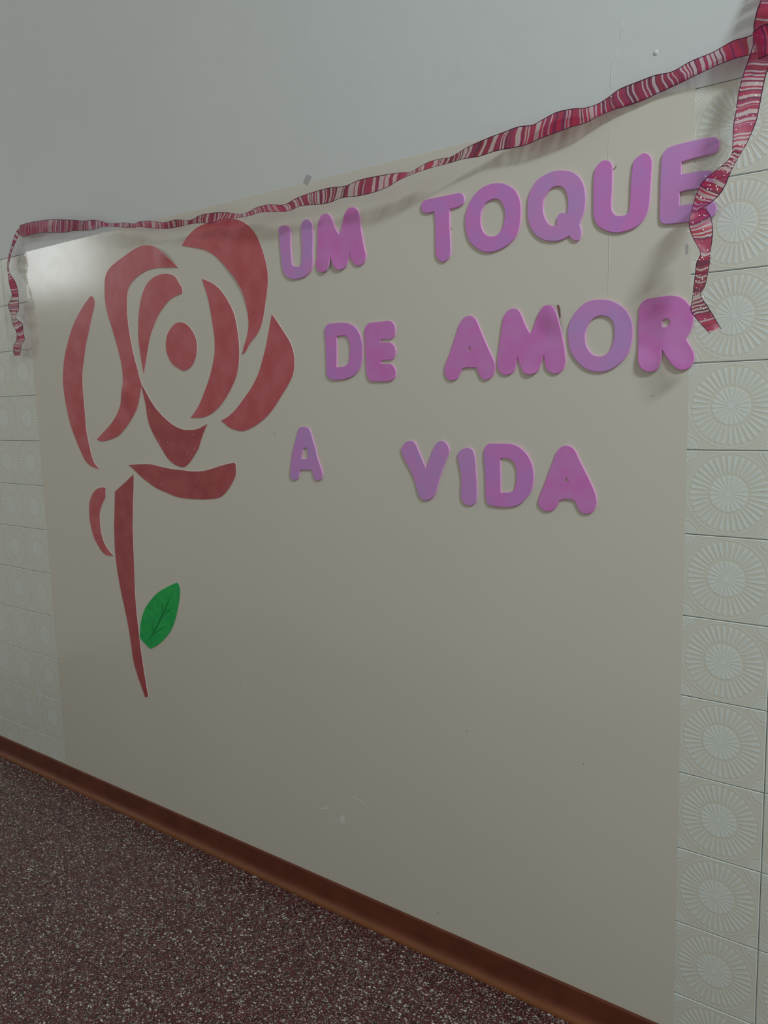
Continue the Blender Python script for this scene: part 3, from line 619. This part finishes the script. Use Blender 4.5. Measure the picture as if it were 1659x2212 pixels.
GARLAND_STATIONS = [(-2.0982,-0.003,1.8877,-2.0862,-0.009,1.8529),(-2.0597,-0.0052,1.8874,-2.0451,-0.0188,1.8446),(-2.0104,-0.0124,1.8835,-2.0003,-0.0196,1.8445),(-1.9441,-0.0186,1.8773,-1.9567,-0.0174,1.8434),(-1.8694,-0.0247,1.8685,-1.8942,-0.0153,1.8357),(-1.8063,-0.0274,1.8578,-1.8395,-0.0126,1.8281),(-1.7554,-0.0299,1.8486,-1.791,-0.0141,1.8253),(-1.7105,-0.0281,1.8402,-1.7342,-0.0159,1.8182),(-1.6638,-0.0265,1.8357,-1.6754,-0.0215,1.812),(-1.6277,-0.0241,1.8268,-1.6277,-0.0279,1.8107),(-1.5918,-0.0223,1.8154,-1.576,-0.0337,1.8041),(-1.5332,-0.0202,1.81,-1.5146,-0.0358,1.792),(-1.4859,-0.0224,1.7996,-1.4652,-0.0376,1.7846),(-1.4605,-0.0248,1.801,-1.4462,-0.0352,1.784),(-1.4115,-0.0288,1.7955,-1.4044,-0.0312,1.7756),(-1.3474,-0.0331,1.781,-1.3505,-0.0269,1.7667),(-1.291,-0.0365,1.7792,-1.3019,-0.0235,1.7642),(-1.2369,-0.038,1.7692,-1.2575,-0.022,1.7649),(-1.1956,-0.0371,1.7757,-1.2153,-0.0229,1.7614),(-1.1509,-0.0342,1.7748,-1.1686,-0.0258,1.7541),(-1.1091,-0.03,1.7699,-1.1244,-0.03,1.7558),(-1.0621,-0.0278,1.7586,-1.0619,-0.0362,1.7492),(-1.0317,-0.0269,1.7605,-1.0136,-0.0411,1.7464),(-1.0039,-0.028,1.7656,-0.9779,-0.044,1.7473),(-0.9575,-0.0316,1.7641,-0.9323,-0.0444,1.7416),(-0.9075,-0.037,1.7547,-0.8867,-0.043,1.7369),(-0.8565,-0.0433,1.7613,-0.8512,-0.0407,1.7423),(-0.7968,-0.0492,1.7635,-0.8028,-0.0388,1.7379),(-0.7491,-0.0526,1.7627,-0.7686,-0.0374,1.7369),(-0.7103,-0.0538,1.7586,-0.7331,-0.0382,1.7408),(-0.6715,-0.0526,1.7643,-0.688,-0.0414,1.7362),(-0.6292,-0.0498,1.7647,-0.6404,-0.0462,1.7349),(-0.592,-0.0465,1.7637,-0.5974,-0.0515,1.7381),(-0.5676,-0.0429,1.7623,-0.5686,-0.0551,1.7447),(-0.5457,-0.0411,1.7602,-0.5395,-0.0569,1.749),(-0.5265,-0.0406,1.7659,-0.5178,-0.0554,1.7525),(-0.5007,-0.0423,1.7707,-0.5002,-0.0517,1.7549),(-0.472,-0.0454,1.7705,-0.4792,-0.0466,1.7577),(-0.4448,-0.0477,1.7686,-0.4528,-0.0403,1.7601),(-0.41,-0.0476,1.7786,-0.427,-0.0338,1.7639),(-0.3699,-0.042,1.7881,-0.3951,-0.026,1.7642),(-0.3368,-0.0368,1.7938,-0.361,-0.0232,1.7679),(-0.3084,-0.0299,1.7994,-0.3236,-0.0227,1.7664),(-0.2835,-0.0223,1.7989,-0.2941,-0.0237,1.7661),(-0.2662,-0.0172,1.8055,-0.269,-0.0268,1.7697),(-0.2378,-0.0129,1.8139,-0.2381,-0.0277,1.7732),(-0.2064,-0.0106,1.8132,-0.2028,-0.0264,1.7775),(-0.1865,-0.0118,1.8094,-0.1811,-0.0238,1.7794),(-0.16,-0.0151,1.8094,-0.1553,-0.0199,1.7871),(-0.1395,-0.0192,1.8142,-0.1335,-0.0152,1.7927),(-0.1178,-0.0225,1.8219,-0.1119,-0.0111,1.7954),(-0.0901,-0.0242,1.8251,-0.086,-0.0086,1.7984),(-0.0553,-0.0239,1.8289,-0.0527,-0.0087,1.8048),(-0.0282,-0.0221,1.8283,-0.0225,-0.0119,1.8096),(0.0015,-0.0191,1.8379,0.0103,-0.0167,1.815),(0.0351,-0.0172,1.8434,0.0446,-0.0236,1.8193),(0.0644,-0.0164,1.8523,0.0755,-0.0294,1.8205),(0.0873,-0.0171,1.8525,0.0941,-0.0331,1.8185),(0.1048,-0.0199,1.8545,0.1092,-0.0341,1.8166),(0.1272,-0.0253,1.8519,0.1289,-0.0335,1.8143)]
LEFT_TAIL_STATIONS = [(-2.0806,-0.013,1.8766,-2.0971,-0.003,1.8604),(-2.0992,-0.0179,1.8629,-2.1065,-0.0061,1.8542),(-2.1256,-0.0186,1.8324,-2.111,-0.0174,1.8306),(-2.1505,-0.017,1.8045,-2.1213,-0.027,1.7996),(-2.1652,-0.0171,1.78,-2.1263,-0.0329,1.7729),(-2.1651,-0.0194,1.7601,-2.1332,-0.0326,1.7536),(-2.1542,-0.0253,1.7393,-2.1317,-0.0287,1.7372),(-2.1406,-0.0321,1.7153,-2.1195,-0.0239,1.7167),(-2.1297,-0.0357,1.6949,-2.1145,-0.0203,1.6992),(-2.1234,-0.0351,1.674,-2.1094,-0.0209,1.6768),(-2.1399,-0.0297,1.6615,-2.1011,-0.0263,1.6581),(-2.1632,-0.028,1.6447,-2.0986,-0.028,1.6432),(-2.1602,-0.028,1.6283,-2.1041,-0.028,1.6219),(-2.1666,-0.0204,1.6138,-2.1086,-0.0356,1.6057),(-2.1574,-0.0242,1.5965,-2.1131,-0.0318,1.5947),(-2.1435,-0.028,1.5738,-2.0888,-0.028,1.5784),(-2.1197,-0.034,1.5569,-2.0975,-0.022,1.5647),(-2.1124,-0.0359,1.5446,-2.0993,-0.0201,1.5488),(-2.1341,-0.028,1.5272,-2.0832,-0.028,1.5268),(-2.1511,-0.028,1.512,-2.1042,-0.028,1.5105),(-2.1716,-0.0199,1.4955,-2.1071,-0.0321,1.4914),(-2.1733,-0.016,1.4813,-2.1133,-0.032,1.4785)]
STREAMER_STATIONS = [(0.1058,-0.005,1.9685,0.145,-0.003,1.9566),(0.1109,-0.0366,1.9188,0.1479,-0.0234,1.9122),(0.1118,-0.0479,1.8883,0.1476,-0.0421,1.8797),(0.1072,-0.0462,1.8771,0.1458,-0.0498,1.8647),(0.1041,-0.0441,1.8668,0.1449,-0.0559,1.8513),(0.1017,-0.0421,1.8535,0.1459,-0.0579,1.8361),(0.1031,-0.0428,1.8363,0.14,-0.0572,1.8185),(0.0986,-0.0461,1.8137,0.1348,-0.0539,1.802),(0.0921,-0.0507,1.7903,0.1248,-0.0493,1.7828),(0.0867,-0.0571,1.7607,0.1191,-0.0469,1.7608),(0.0846,-0.0617,1.7325,0.1152,-0.0463,1.7363),(0.0817,-0.0636,1.7088,0.1105,-0.0484,1.711),(0.0815,-0.0629,1.6809,0.1003,-0.0531,1.6834),(0.0794,-0.0604,1.668,0.0929,-0.0596,1.6672),(0.07,-0.0578,1.6578,0.0861,-0.0662,1.6517),(0.0523,-0.0567,1.6473,0.0809,-0.0713,1.6372),(0.0402,-0.0581,1.6386,0.0745,-0.0739,1.6191),(0.0323,-0.0623,1.6282,0.0658,-0.0737,1.6067),(0.0273,-0.0684,1.6097,0.0522,-0.0716,1.5973),(0.0247,-0.0751,1.5892,0.0444,-0.0689,1.5926),(0.0228,-0.0808,1.5719,0.0515,-0.0672,1.579),(0.0259,-0.084,1.5569,0.0561,-0.068,1.5604),(0.0331,-0.0824,1.5398,0.056,-0.0696,1.5388),(0.0411,-0.0786,1.5209,0.0547,-0.0734,1.5206),(0.0343,-0.0739,1.5079,0.056,-0.0781,1.5077),(0.0311,-0.0699,1.4891,0.0535,-0.0821,1.4831),(0.0282,-0.066,1.4714,0.0502,-0.082,1.4684),(0.0261,-0.0649,1.4503,0.0433,-0.0791,1.4552),(0.0247,-0.0663,1.4333,0.0527,-0.0737,1.4377),(0.0387,-0.071,1.4148,0.0619,-0.069,1.4204),(0.0577,-0.0753,1.394,0.0726,-0.0647,1.4004)]
KNOT_STATIONS = [(0.1057,-0.0636,1.8389,0.1142,-0.0604,1.7994),(0.1186,-0.0666,1.8435,0.1257,-0.0654,1.7989),(0.131,-0.0676,1.8436,0.1369,-0.0644,1.8028),(0.1463,-0.0616,1.8451,0.1496,-0.0584,1.8065)]
# ------------------------------------------------------------------ the wall
TS = 0.15          # tile pitch
TOP = 1.80         # top of the tiling
X0, X1 = -3.45, 0.90
prof = [(0.06, 0.0), (0.0055, 0.0), (0.0055, TOP), (0.0, TOP), (0.0, 3.30), (0.06, 3.30)]
v, f = [], []
for x in (X0, X1):
    v += [(x, y, z) for y, z in prof]
n = len(prof)
f.append(tuple(range(n)))
f.append(tuple(range(2 * n - 1, n - 1, -1)))
for i in range(n):
    j = (i + 1) % n
    f.append((i, i + n, j + n, j))
wall = from_py('wall_back', v, f, M['plaster'])
wall.data.materials.append(M['grout'])
for p in wall.data.polygons:
    c = p.center
    if c.y < 0.006 and c.z < TOP:
        p.material_index = 1
bm = bmesh.new()
bm.from_mesh(wall.data)
bmesh.ops.recalc_face_normals(bm, faces=bm.faces)
bm.to_mesh(wall.data)
bm.free()
tag(wall, kind='structure')

# tiles, each its own piece: columns left and right of the panel
def tile_mesh(h):
    g, e, d = 0.0006, 0.0022, 0.0055
    hw = TS / 2
    rings = [(g, d), (g, 0.0012), (e, 0.0)]
    vs, fs = [], []
    for off, y in rings:
        a = hw - off
        zt, zb = hw - off, hw - h + off
        vs += [(-a, y, zb), (a, y, zb), (a, y, zt), (-a, y, zt)]
    for r_ in range(2):
        for k in range(4):
            k2 = (k + 1) % 4
            fs.append((r_ * 4 + k, r_ * 4 + k2, r_ * 4 + 4 + k2, r_ * 4 + 4 + k))
    fs.append((8, 9, 10, 11))
    me = bpy.data.meshes.new('tile')
    me.from_pydata(vs, [], fs)
    me.update()
    me.materials.append(M['tile'])
    return me


tm = tile_mesh(TS)
rnd = random.Random(5)
xs = [0.0 + TS * (k + 0.5) for k in range(6)] + [-2.087 - TS * (k + 0.5) for k in range(9)]
for cx in xs:
    for k in range(12):
        o = link('tile', tm, parent=wall)
        o.location = (cx, rnd.uniform(-0.00025, 0.00025), TOP - TS * (k + 0.5))

# small relief marks in the plaster: hairline ridges and one blister
ridge = tube('plaster_ridge', [(-0.128, 0.0004, 1.905), (-0.133, 0.0004, 1.885), (-0.141, 0.0004, 1.865), (-0.143, 0.0004, 1.845), (-0.142, 0.0004, 1.83)], 0.0012, M['plaster'], wall, 6, True)
ridge2 = tube('plaster_ridge', [(-0.118, 0.0004, 1.945), (-0.124, 0.0004, 1.93), (-0.128, 0.0004, 1.905)], 0.0009, M['plaster'], wall, 6, True)
v, f = [], []
for i in range(5):
    ph = math.pi / 2 * i / 4
    for k in range(10):
        a = 2 * math.pi * k / 10
        v.append((-0.0633 + 0.0042 * math.cos(ph) * math.cos(a), -0.0022 * math.sin(ph), 1.8736 + 0.0045 * math.cos(ph) * math.sin(a)))
for i in range(4):
    for k in range(10):
        k2 = (k + 1) % 10
        f.append((i * 10 + k, i * 10 + k2, i * 10 + 10 + k2, i * 10 + 10 + k))
from_py('plaster_blister', v, f, M['plaster'], wall, smooth=True)

# ------------------------------------------------------------------ floor of terrazzo slabs
JX = [-0.50 + 0.33 * k for k in range(-9, 5)]
JY = [0.0, -0.17] + [-0.17 - 0.33 * k for k in range(1, 6)]
v, f = box_data(JX[0], JX[-1], JY[-1], 0.06, -0.05, -0.0006)
floor = from_py('floor', v, f, M['floor_joint'])
tag(floor, kind='structure')
for i in range(len(JX) - 1):
    for j in range(len(JY) - 1):
        a, b_ = JX[i] + 0.0006, JX[i + 1] - 0.0006
        c, d = JY[j + 1] + 0.0006, JY[j] - 0.0006
        v, f = box_data(a, b_, c, d, -0.0006, rnd.uniform(-0.0002, 0.0))
        from_py('slab', v, f, M['terrazzo'], floor, (round((a + b_) / 2, 4), round((c + d) / 2, 4), -0.0006))

# ------------------------------------------------------------------ skirting with a cove at its foot
pr = [(0.0, 0.0), (0.0, 0.070), (-0.0055, 0.070), (-0.0065, 0.0695), (-0.007, 0.0685), (-0.007, 0.028)]
for k in range(1, 7):
    a = math.pi / 2 * k / 6
    pr.append((-0.007 - 0.015 * (1 - math.cos(a)), 0.028 - 0.023 * math.sin(a)))
pr += [(-0.0225, 0.003), (-0.0225, 0.0)]
v, f = [], []
for x in (X0, X1):
    v += [(x, y - 0.0002, z + 0.0001) for y, z in pr]
n = len(pr)
f.append(tuple(range(n)))
f.append(tuple(range(2 * n - 1, n - 1, -1)))
for i in range(n):
    j = (i + 1) % n
    f.append((i, i + n, j + n, j))
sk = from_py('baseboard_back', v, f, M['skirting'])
bm = bmesh.new()
bm.from_mesh(sk.data)
bmesh.ops.recalc_face_normals(bm, faces=bm.faces)
bm.to_mesh(sk.data)
bm.free()
tag(sk, kind='structure')

# ------------------------------------------------------------------ the smooth panel
PX0, PX1, PZ0, PZ1 = -2.0912, 0.0040, 0.0702, 1.8035
v, f = box_data(PX0 + 0.0052, PX1 - 0.0040, -0.0009, 0.0055, PZ0, PZ1 - 0.0036)
v2, f2 = box_data(PX0, PX1, -0.001, -0.0001, PZ0, PZ1)
k = len(v)
v += v2
f += [tuple(i + k for i in q) for q in f2]
panel = from_py('wall_panel', v, f, M['panel'], None, (round((PX0 + PX1) / 2, 3), 0.0, PZ0))
panel.data.transform(Matrix.Identity(4))
tag(panel, 'large smooth beige glossy panel covering the wall between the two tiled strips', 'panel')
po = panel.location


def on_panel(name, verts, faces, mat):
    return from_py(name, [(x - po.x, y - po.y, z - po.z) for x, y, z in verts], faces, mat, panel)


def patch(name, cx, cz, pts, mat, y=-0.001, t=0.0002, parent=None, off=None):
    """small flat smear: star-shaped polygon with thickness"""
    off = off or (0, 0, 0)
    n = len(pts)
    v = [(cx + a - off[0], y - t - off[1], cz + b - off[2]) for a, b in pts] + [(cx + a - off[0], y + 0.00005 - off[1], cz + b - off[2]) for a, b in pts]
    f = [tuple(range(n))] + [(i, i + n, (i + 1) % n + n, (i + 1) % n) for i in range(n)]
    o = from_py(name, v, f, mat, parent)
    bm = bmesh.new()
    bm.from_mesh(o.data)
    bmesh.ops.recalc_face_normals(bm, faces=bm.faces)
    bm.to_mesh(o.data)
    bm.free()
    return o


off = tuple(po)
patch('scuff', -0.8831, 0.2617, [(-0.02, -0.004), (-0.012, 0.002), (0.002, 0.008), (0.018, 0.008), (0.004, 0.0045), (-0.008, -0.001)], M['scuff'], parent=panel, off=off)
patch('scuff', -0.7708, 0.3220, [(-0.026, 0.004), (-0.01, 0.0025), (0.02, -0.004), (0.022, -0.006), (0.006, -0.003), (-0.012, 0.0)], M['scuff'], parent=panel, off=off)
patch('scuff', -0.8261, 0.2538, [(-0.007, -0.010), (-0.008, 0.002), (-0.004, 0.010), (0.003, 0.012), (0.007, 0.004), (0.005, -0.006), (0.0, -0.013)], M['scuff'], parent=panel, off=off)
crease = [(-0.143 + 0.002 * math.sin(z * 21) - po.x, -0.0007 - po.y, z - po.z) for z in [1.79 - 0.02 * k for k in range(18)]]
tube('crease', crease, 0.0013, M['panel'], panel, 6, True)

# ------------------------------------------------------------------ foam letters
LG = 'purple foam letters glued to the panel'
LETTER_TEXT = {
    'U1': ('letter_u', 'small purple foam letter U right beside the rose, first of the top line'),
    'M1': ('letter_m', 'small purple foam letter M in the top line, right after a small U'),
    'T': ('letter_t', 'purple foam letter T with a slanting crossbar, the only T on the panel'),
    'O1': ('letter_o', 'purple foam letter O in the top line, between T and Q'),
    'Q': ('letter_q', 'purple foam letter Q with a short round tail, the only Q on the panel'),
    'U2': ('letter_u', 'large purple foam letter U in the top line, between Q and E'),
    'E1': ('letter_e', 'large pale purple foam letter E half behind the hanging ribbon, reaching onto the tiles'),
    'D1': ('letter_d', 'small purple foam letter D in the middle line, with a small plump E after it'),
    'E2': ('letter_e', 'small plump pinkish purple foam letter E in the middle line, after the small D'),
    'A1': ('letter_a', 'broad purple foam letter A with a pinhole opening, start of AMOR in the middle line'),
    'M2': ('letter_m', 'large purple foam letter M in the middle line, one tip curled off the panel'),
    'O2': ('letter_o', 'large purple foam letter O in the middle line, between the big M and the R'),
    'R': ('letter_r', 'large purple foam letter R with a tiny round hole, the only R on the panel'),
    'A2': ('letter_a', 'smallest purple foam letter A, standing alone at the start of the bottom line'),
    'V': ('letter_v', 'purple foam letter V in the bottom line, the only V on the panel'),
    'I': ('letter_i', 'narrow purple foam letter I, a plain bar between V and D'),
    'D2': ('letter_d', 'large purple foam letter D in the bottom line, between I and the last A'),
    'A3': ('letter_a', 'large purple foam letter A ending the bottom line, with a small triangular hole'),
}
LIFTS = {
    'M2': [(-0.243, 1.455, 0.05, 0.008), (-0.30, 1.325, 0.045, 0.004)],
    'R': [(-0.085, 1.345, 0.045, 0.006), (-0.03, 1.35, 0.04, 0.003)],
    'M1': [(-0.80, 1.60, 0.05, 0.004)],
    'E1': [(0.03, 1.63, 0.09, 0.004)],
}
FOAM = {'E2': 'foam_pink', 'M2': 'foam_pink', 'R': 'foam_pink', 'A1': 'foam_pink', 'A3': 'foam_pink', 'M1': 'foam_pink',
        'E1': 'foam_lilac', 'U1': 'foam_lilac', 'O2': 'foam_lilac', 'Q': 'foam_lilac', 'I': 'foam_lilac', 'A2': 'foam_lilac', 'V': 'foam_lilac'}
for key, outl in LETTER_OUTLINES.items():
    nm, lab = LETTER_TEXT[key]
    o = cutout(nm, outl, -0.00105, 0.0045, M[FOAM.get(key, 'foam')], 0.0007, LIFTS.get(key, ()), 0.0045 if key in LIFTS else 0.01, rim=M['foam_rim'])
    tag(o, lab, 'letter', LG)

# ------------------------------------------------------------------ the paper rose
RG = 'red cut-out pieces of the rose'
PAPER_TEXT = {
    'P1': ('paper_petal', 'slim upright red paper crescent, outermost petal on the left of the rose', 'petal'),
    'P2': ('paper_petal', 'long S-shaped red paper petal with a broad bent top, left half of the rose', 'petal'),
    'P3': ('paper_petal', 'red paper petal like a comma with a broad head, just left of the oval centre', 'petal'),
    'BUD': ('paper_flower_centre', 'small oval red paper piece in the middle of the rose', 'flower centre'),
    'P5': ('paper_petal', 'largest red paper petal, at the top right of the rose under the ribbon', 'petal'),
    'P6': ('paper_petal', 'tall red paper crescent just right of the oval centre of the rose', 'petal'),
    'P7': ('paper_petal', 'broad red paper petal at the far right of the rose, pointed at its top', 'petal'),
    'P8': ('paper_petal', 'glittering red paper petal shaped like a pointed bag, below the oval centre', 'petal'),
    'P9': ('paper_petal', 'wide lens-shaped red paper piece lying level at the foot of the rose', 'petal'),
    'HOOK': ('paper_sepal', 'small hooked red paper strip left of the top of the stem', 'sepal'),
    'STEM': ('paper_strip', 'long tapering dark red paper stem of the rose, slanted at its top', 'paper strip'),
    'LEAF': ('paper_leaf', 'green paper leaf with pen-drawn veins beside the red stem', 'leaf'),
}
PLIFT = {
    'P1': [(-1.62, 1.69, 0.09, 0.010)], 'P2': [(-1.37, 1.725, 0.07, 0.007), (-1.60, 1.34, 0.05, 0.005)],
    'P5': [(-1.09, 1.62, 0.12, 0.003)], 'P8': [(-1.29, 1.30, 0.06, 0.008)], 'P6': [(-1.28, 1.36, 0.06, 0.003)],
}
pieces = {}
for key, outl in PAPER_OUTLINES.items():
    nm, lab, cat = PAPER_TEXT[key]
    o = cutout(nm, [outl], -0.00105, 0.0018, M['leaf'] if key == 'LEAF' else M['dark_paper'] if key in ('STEM', 'P8', 'P9') else M['red_paper'], 0.0002, PLIFT.get(key, ()), rim=M['leaf'] if key == 'LEAF' else M['paper_rim'])
    tag(o, lab, cat, None if key == 'LEAF' else RG)
    pieces[key] = o
leaf = pieces['LEAF']
for ln in VEIN_LINES:
    pts = catmull([q[:2] for q in ln], False, 4) if len(ln) > 2 else [q[:2] for q in ln]
    if len(pts) == 2:
        a, b_ = pts
        pts = [tuple(a[i] + (b_[i] - a[i]) * t / 6 for i in (0, 1)) for t in range(7)]
    path = [(x - leaf.location.x, -0.00290 - leaf.location.y, z - leaf.location.z) for x, z in pts]
    tube('vein', path, 0.0011 if len(ln) > 2 else 0.0008, M['ink'], leaf, 5, True)
# loose glitter specks lying on the petals
for n_, (gx, gz) in enumerate(PAPER_GLITTER):
    key = {0: 'P8'}.get(n_, 'P8' if n_ < 9 else 'P9' if n_ < 12 else 'P6' if n_ == 12 else 'P8')
    par = pieces[key]
    o = None
    r_ = 0.0011
    vv = [(gx + r_ * math.cos(a) - par.location.x, -0.0031 - par.location.y - (0.0003 if k % 2 else 0.0), gz + r_ * math.sin(a) - par.location.z) for k, a in enumerate([math.pi / 3 * q for q in range(6)])]
    vv.append((gx - par.location.x, -0.0036 - par.location.y, gz - par.location.z))
    from_py('glitter_speck', vv, [(q, (q + 1) % 6, 6) for q in range(6)], M['flake'], par)

# ------------------------------------------------------------------ ribbons
def ribbon(name, stations, parent, u0=0.0, curl=0.0018, n=7, across=6):
    st = catmull(stations, False, n)
    verts, faces, uvs = [], [], []
    u = u0
    prev = None
    ea, eb = [], []
    for i, q in enumerate(st):
        a, b_ = Vector(q[:3]), Vector(q[3:])
        mid = (a + b_) / 2
        if prev is not None:
            u += (mid - prev).length
        prev = mid
        w = (b_ - a)
        nx = Vector((0, -1, 0))
        for k in range(across + 1):
            t = k / across
            p = a + w * t + nx * curl * math.sin(math.pi * t) * math.sin(i * 0.31)
            verts.append(tuple(p))
            uvs.append((u, t))
        ea.append(tuple(a))
        eb.append(tuple(b_))
        if i:
            r0, r1 = (i - 1) * (across + 1), i * (across + 1)
            for k in range(across):
                faces.append((r0 + k, r0 + k + 1, r1 + k + 1, r1 + k))
    me = bpy.data.meshes.new(name)
    me.from_pydata(verts, [], faces)
    me.update()
    lay = me.uv_layers.new(name='UVMap')
    for lp in me.loops:
        lay.data[lp.index].uv = uvs[lp.vertex_index]
    for f_ in me.polygons:
        f_.use_smooth = True
    o = link(name, me, M['ribbon'], parent)
    for e in (ea, eb):
        tube('wired_edge', e, 0.00045, M['wire'], o if parent is not None else o, 5)
    return o, verts


def flakes(name, verts, parent, count, seed, lo=0, hi=1.0, r0=0.0008):
    rr = random.Random(seed)
    V_, F_ = [], []
    for _ in range(count):
        base = verts[int(rr.uniform(lo, hi) * (len(verts) - 1))]
        c = Vector(base) + Vector((rr.gauss(0, 0.0025), -0.0009, rr.gauss(0, 0.003)))
        nrm = Vector((rr.gauss(0, 0.5), -1, rr.gauss(0, 0.5))).normalized()
        t1 = nrm.cross(Vector((0, 0, 1))).normalized()
        t2 = nrm.cross(t1)
        r = r0 * rr.uniform(0.6, 1.5)
        s = len(V_)
        for a in range(5):
            V_.append(tuple(c + (t1 * math.cos(a * 1.2566) + t2 * math.sin(a * 1.2566)) * r))
        F_.append((s, s + 1, s + 2, s + 3, s + 4))
    o = from_py(name, V_, F_, M['flake'], parent)
    return tag(o, kind='stuff')


garland = bpy.data.objects.new('ribbon_garland', None)
COL.objects.link(garland)
tag(garland, 'long sheer crimson striped ribbon strung along the top of the beige panel', 'ribbon')
span, gv = ribbon('ribbon_span', GARLAND_STATIONS, garland)
tl, tv = ribbon('ribbon_tail', LEFT_TAIL_STATIONS, garland, 7.3)
tag(tl, 'short twisted end hanging down at the left')
flakes('glitter', gv, garland, 8, 3)

streamer = bpy.data.objects.new('ribbon_streamer', None)
COL.objects.link(streamer)
tag(streamer, 'glittery pink striped ribbon hanging twisted in front of the right-hand tiles and a letter E', 'ribbon')
sb, sv = ribbon('ribbon_band', STREAMER_STATIONS, streamer, 3.1)
kb, kv = ribbon('ribbon_knot', KNOT_STATIONS, streamer, 5.2)
flakes('glitter', sv, streamer, 170, 8, 0.28, 0.97, 0.00105)

# ------------------------------------------------------------------ small scraps
v, f = [], []
o = patch('tape_scrap', -0.8647, 1.8085, [(-0.012, -0.004), (-0.001, 0.0125), (0.012, 0.006), (0.001, -0.013)], M['tape'], y=-0.00105, t=0.0003)
tag(o, 'small grey diamond-shaped scrap of tape at the top edge of the panel, above the ribbon', 'tape')
o = tube('thread_scrap', [(-0.1375, -0.0014, 1.6975), (-0.1345, -0.0018, 1.6972), (-0.1315, -0.0018, 1.6995), (-0.130, -0.0014, 1.7030)], 0.0006, M['brown'], None, 5)
tag(o, 'tiny curved dark thread stuck on the panel inside the large letter U', 'thread')
o = patch('paper_shred', -0.2405, 1.4590, [(-0.003, 0.012), (0.001, 0.013), (0.004, 0.004), (0.005, -0.010), (0.003, -0.012), (0.0005, 0.0)], M['brown'], y=-0.00105, t=0.0004)
tag(o, 'thin brownish scrap sticking out behind the curled tip of the large letter M', 'scrap')
o = patch('smudge', -0.004, 1.5431, [(-0.002, -0.009), (-0.0025, 0.006), (0.001, 0.010), (0.003, 0.003), (0.002, -0.008)], M['tape'], parent=panel, off=off)
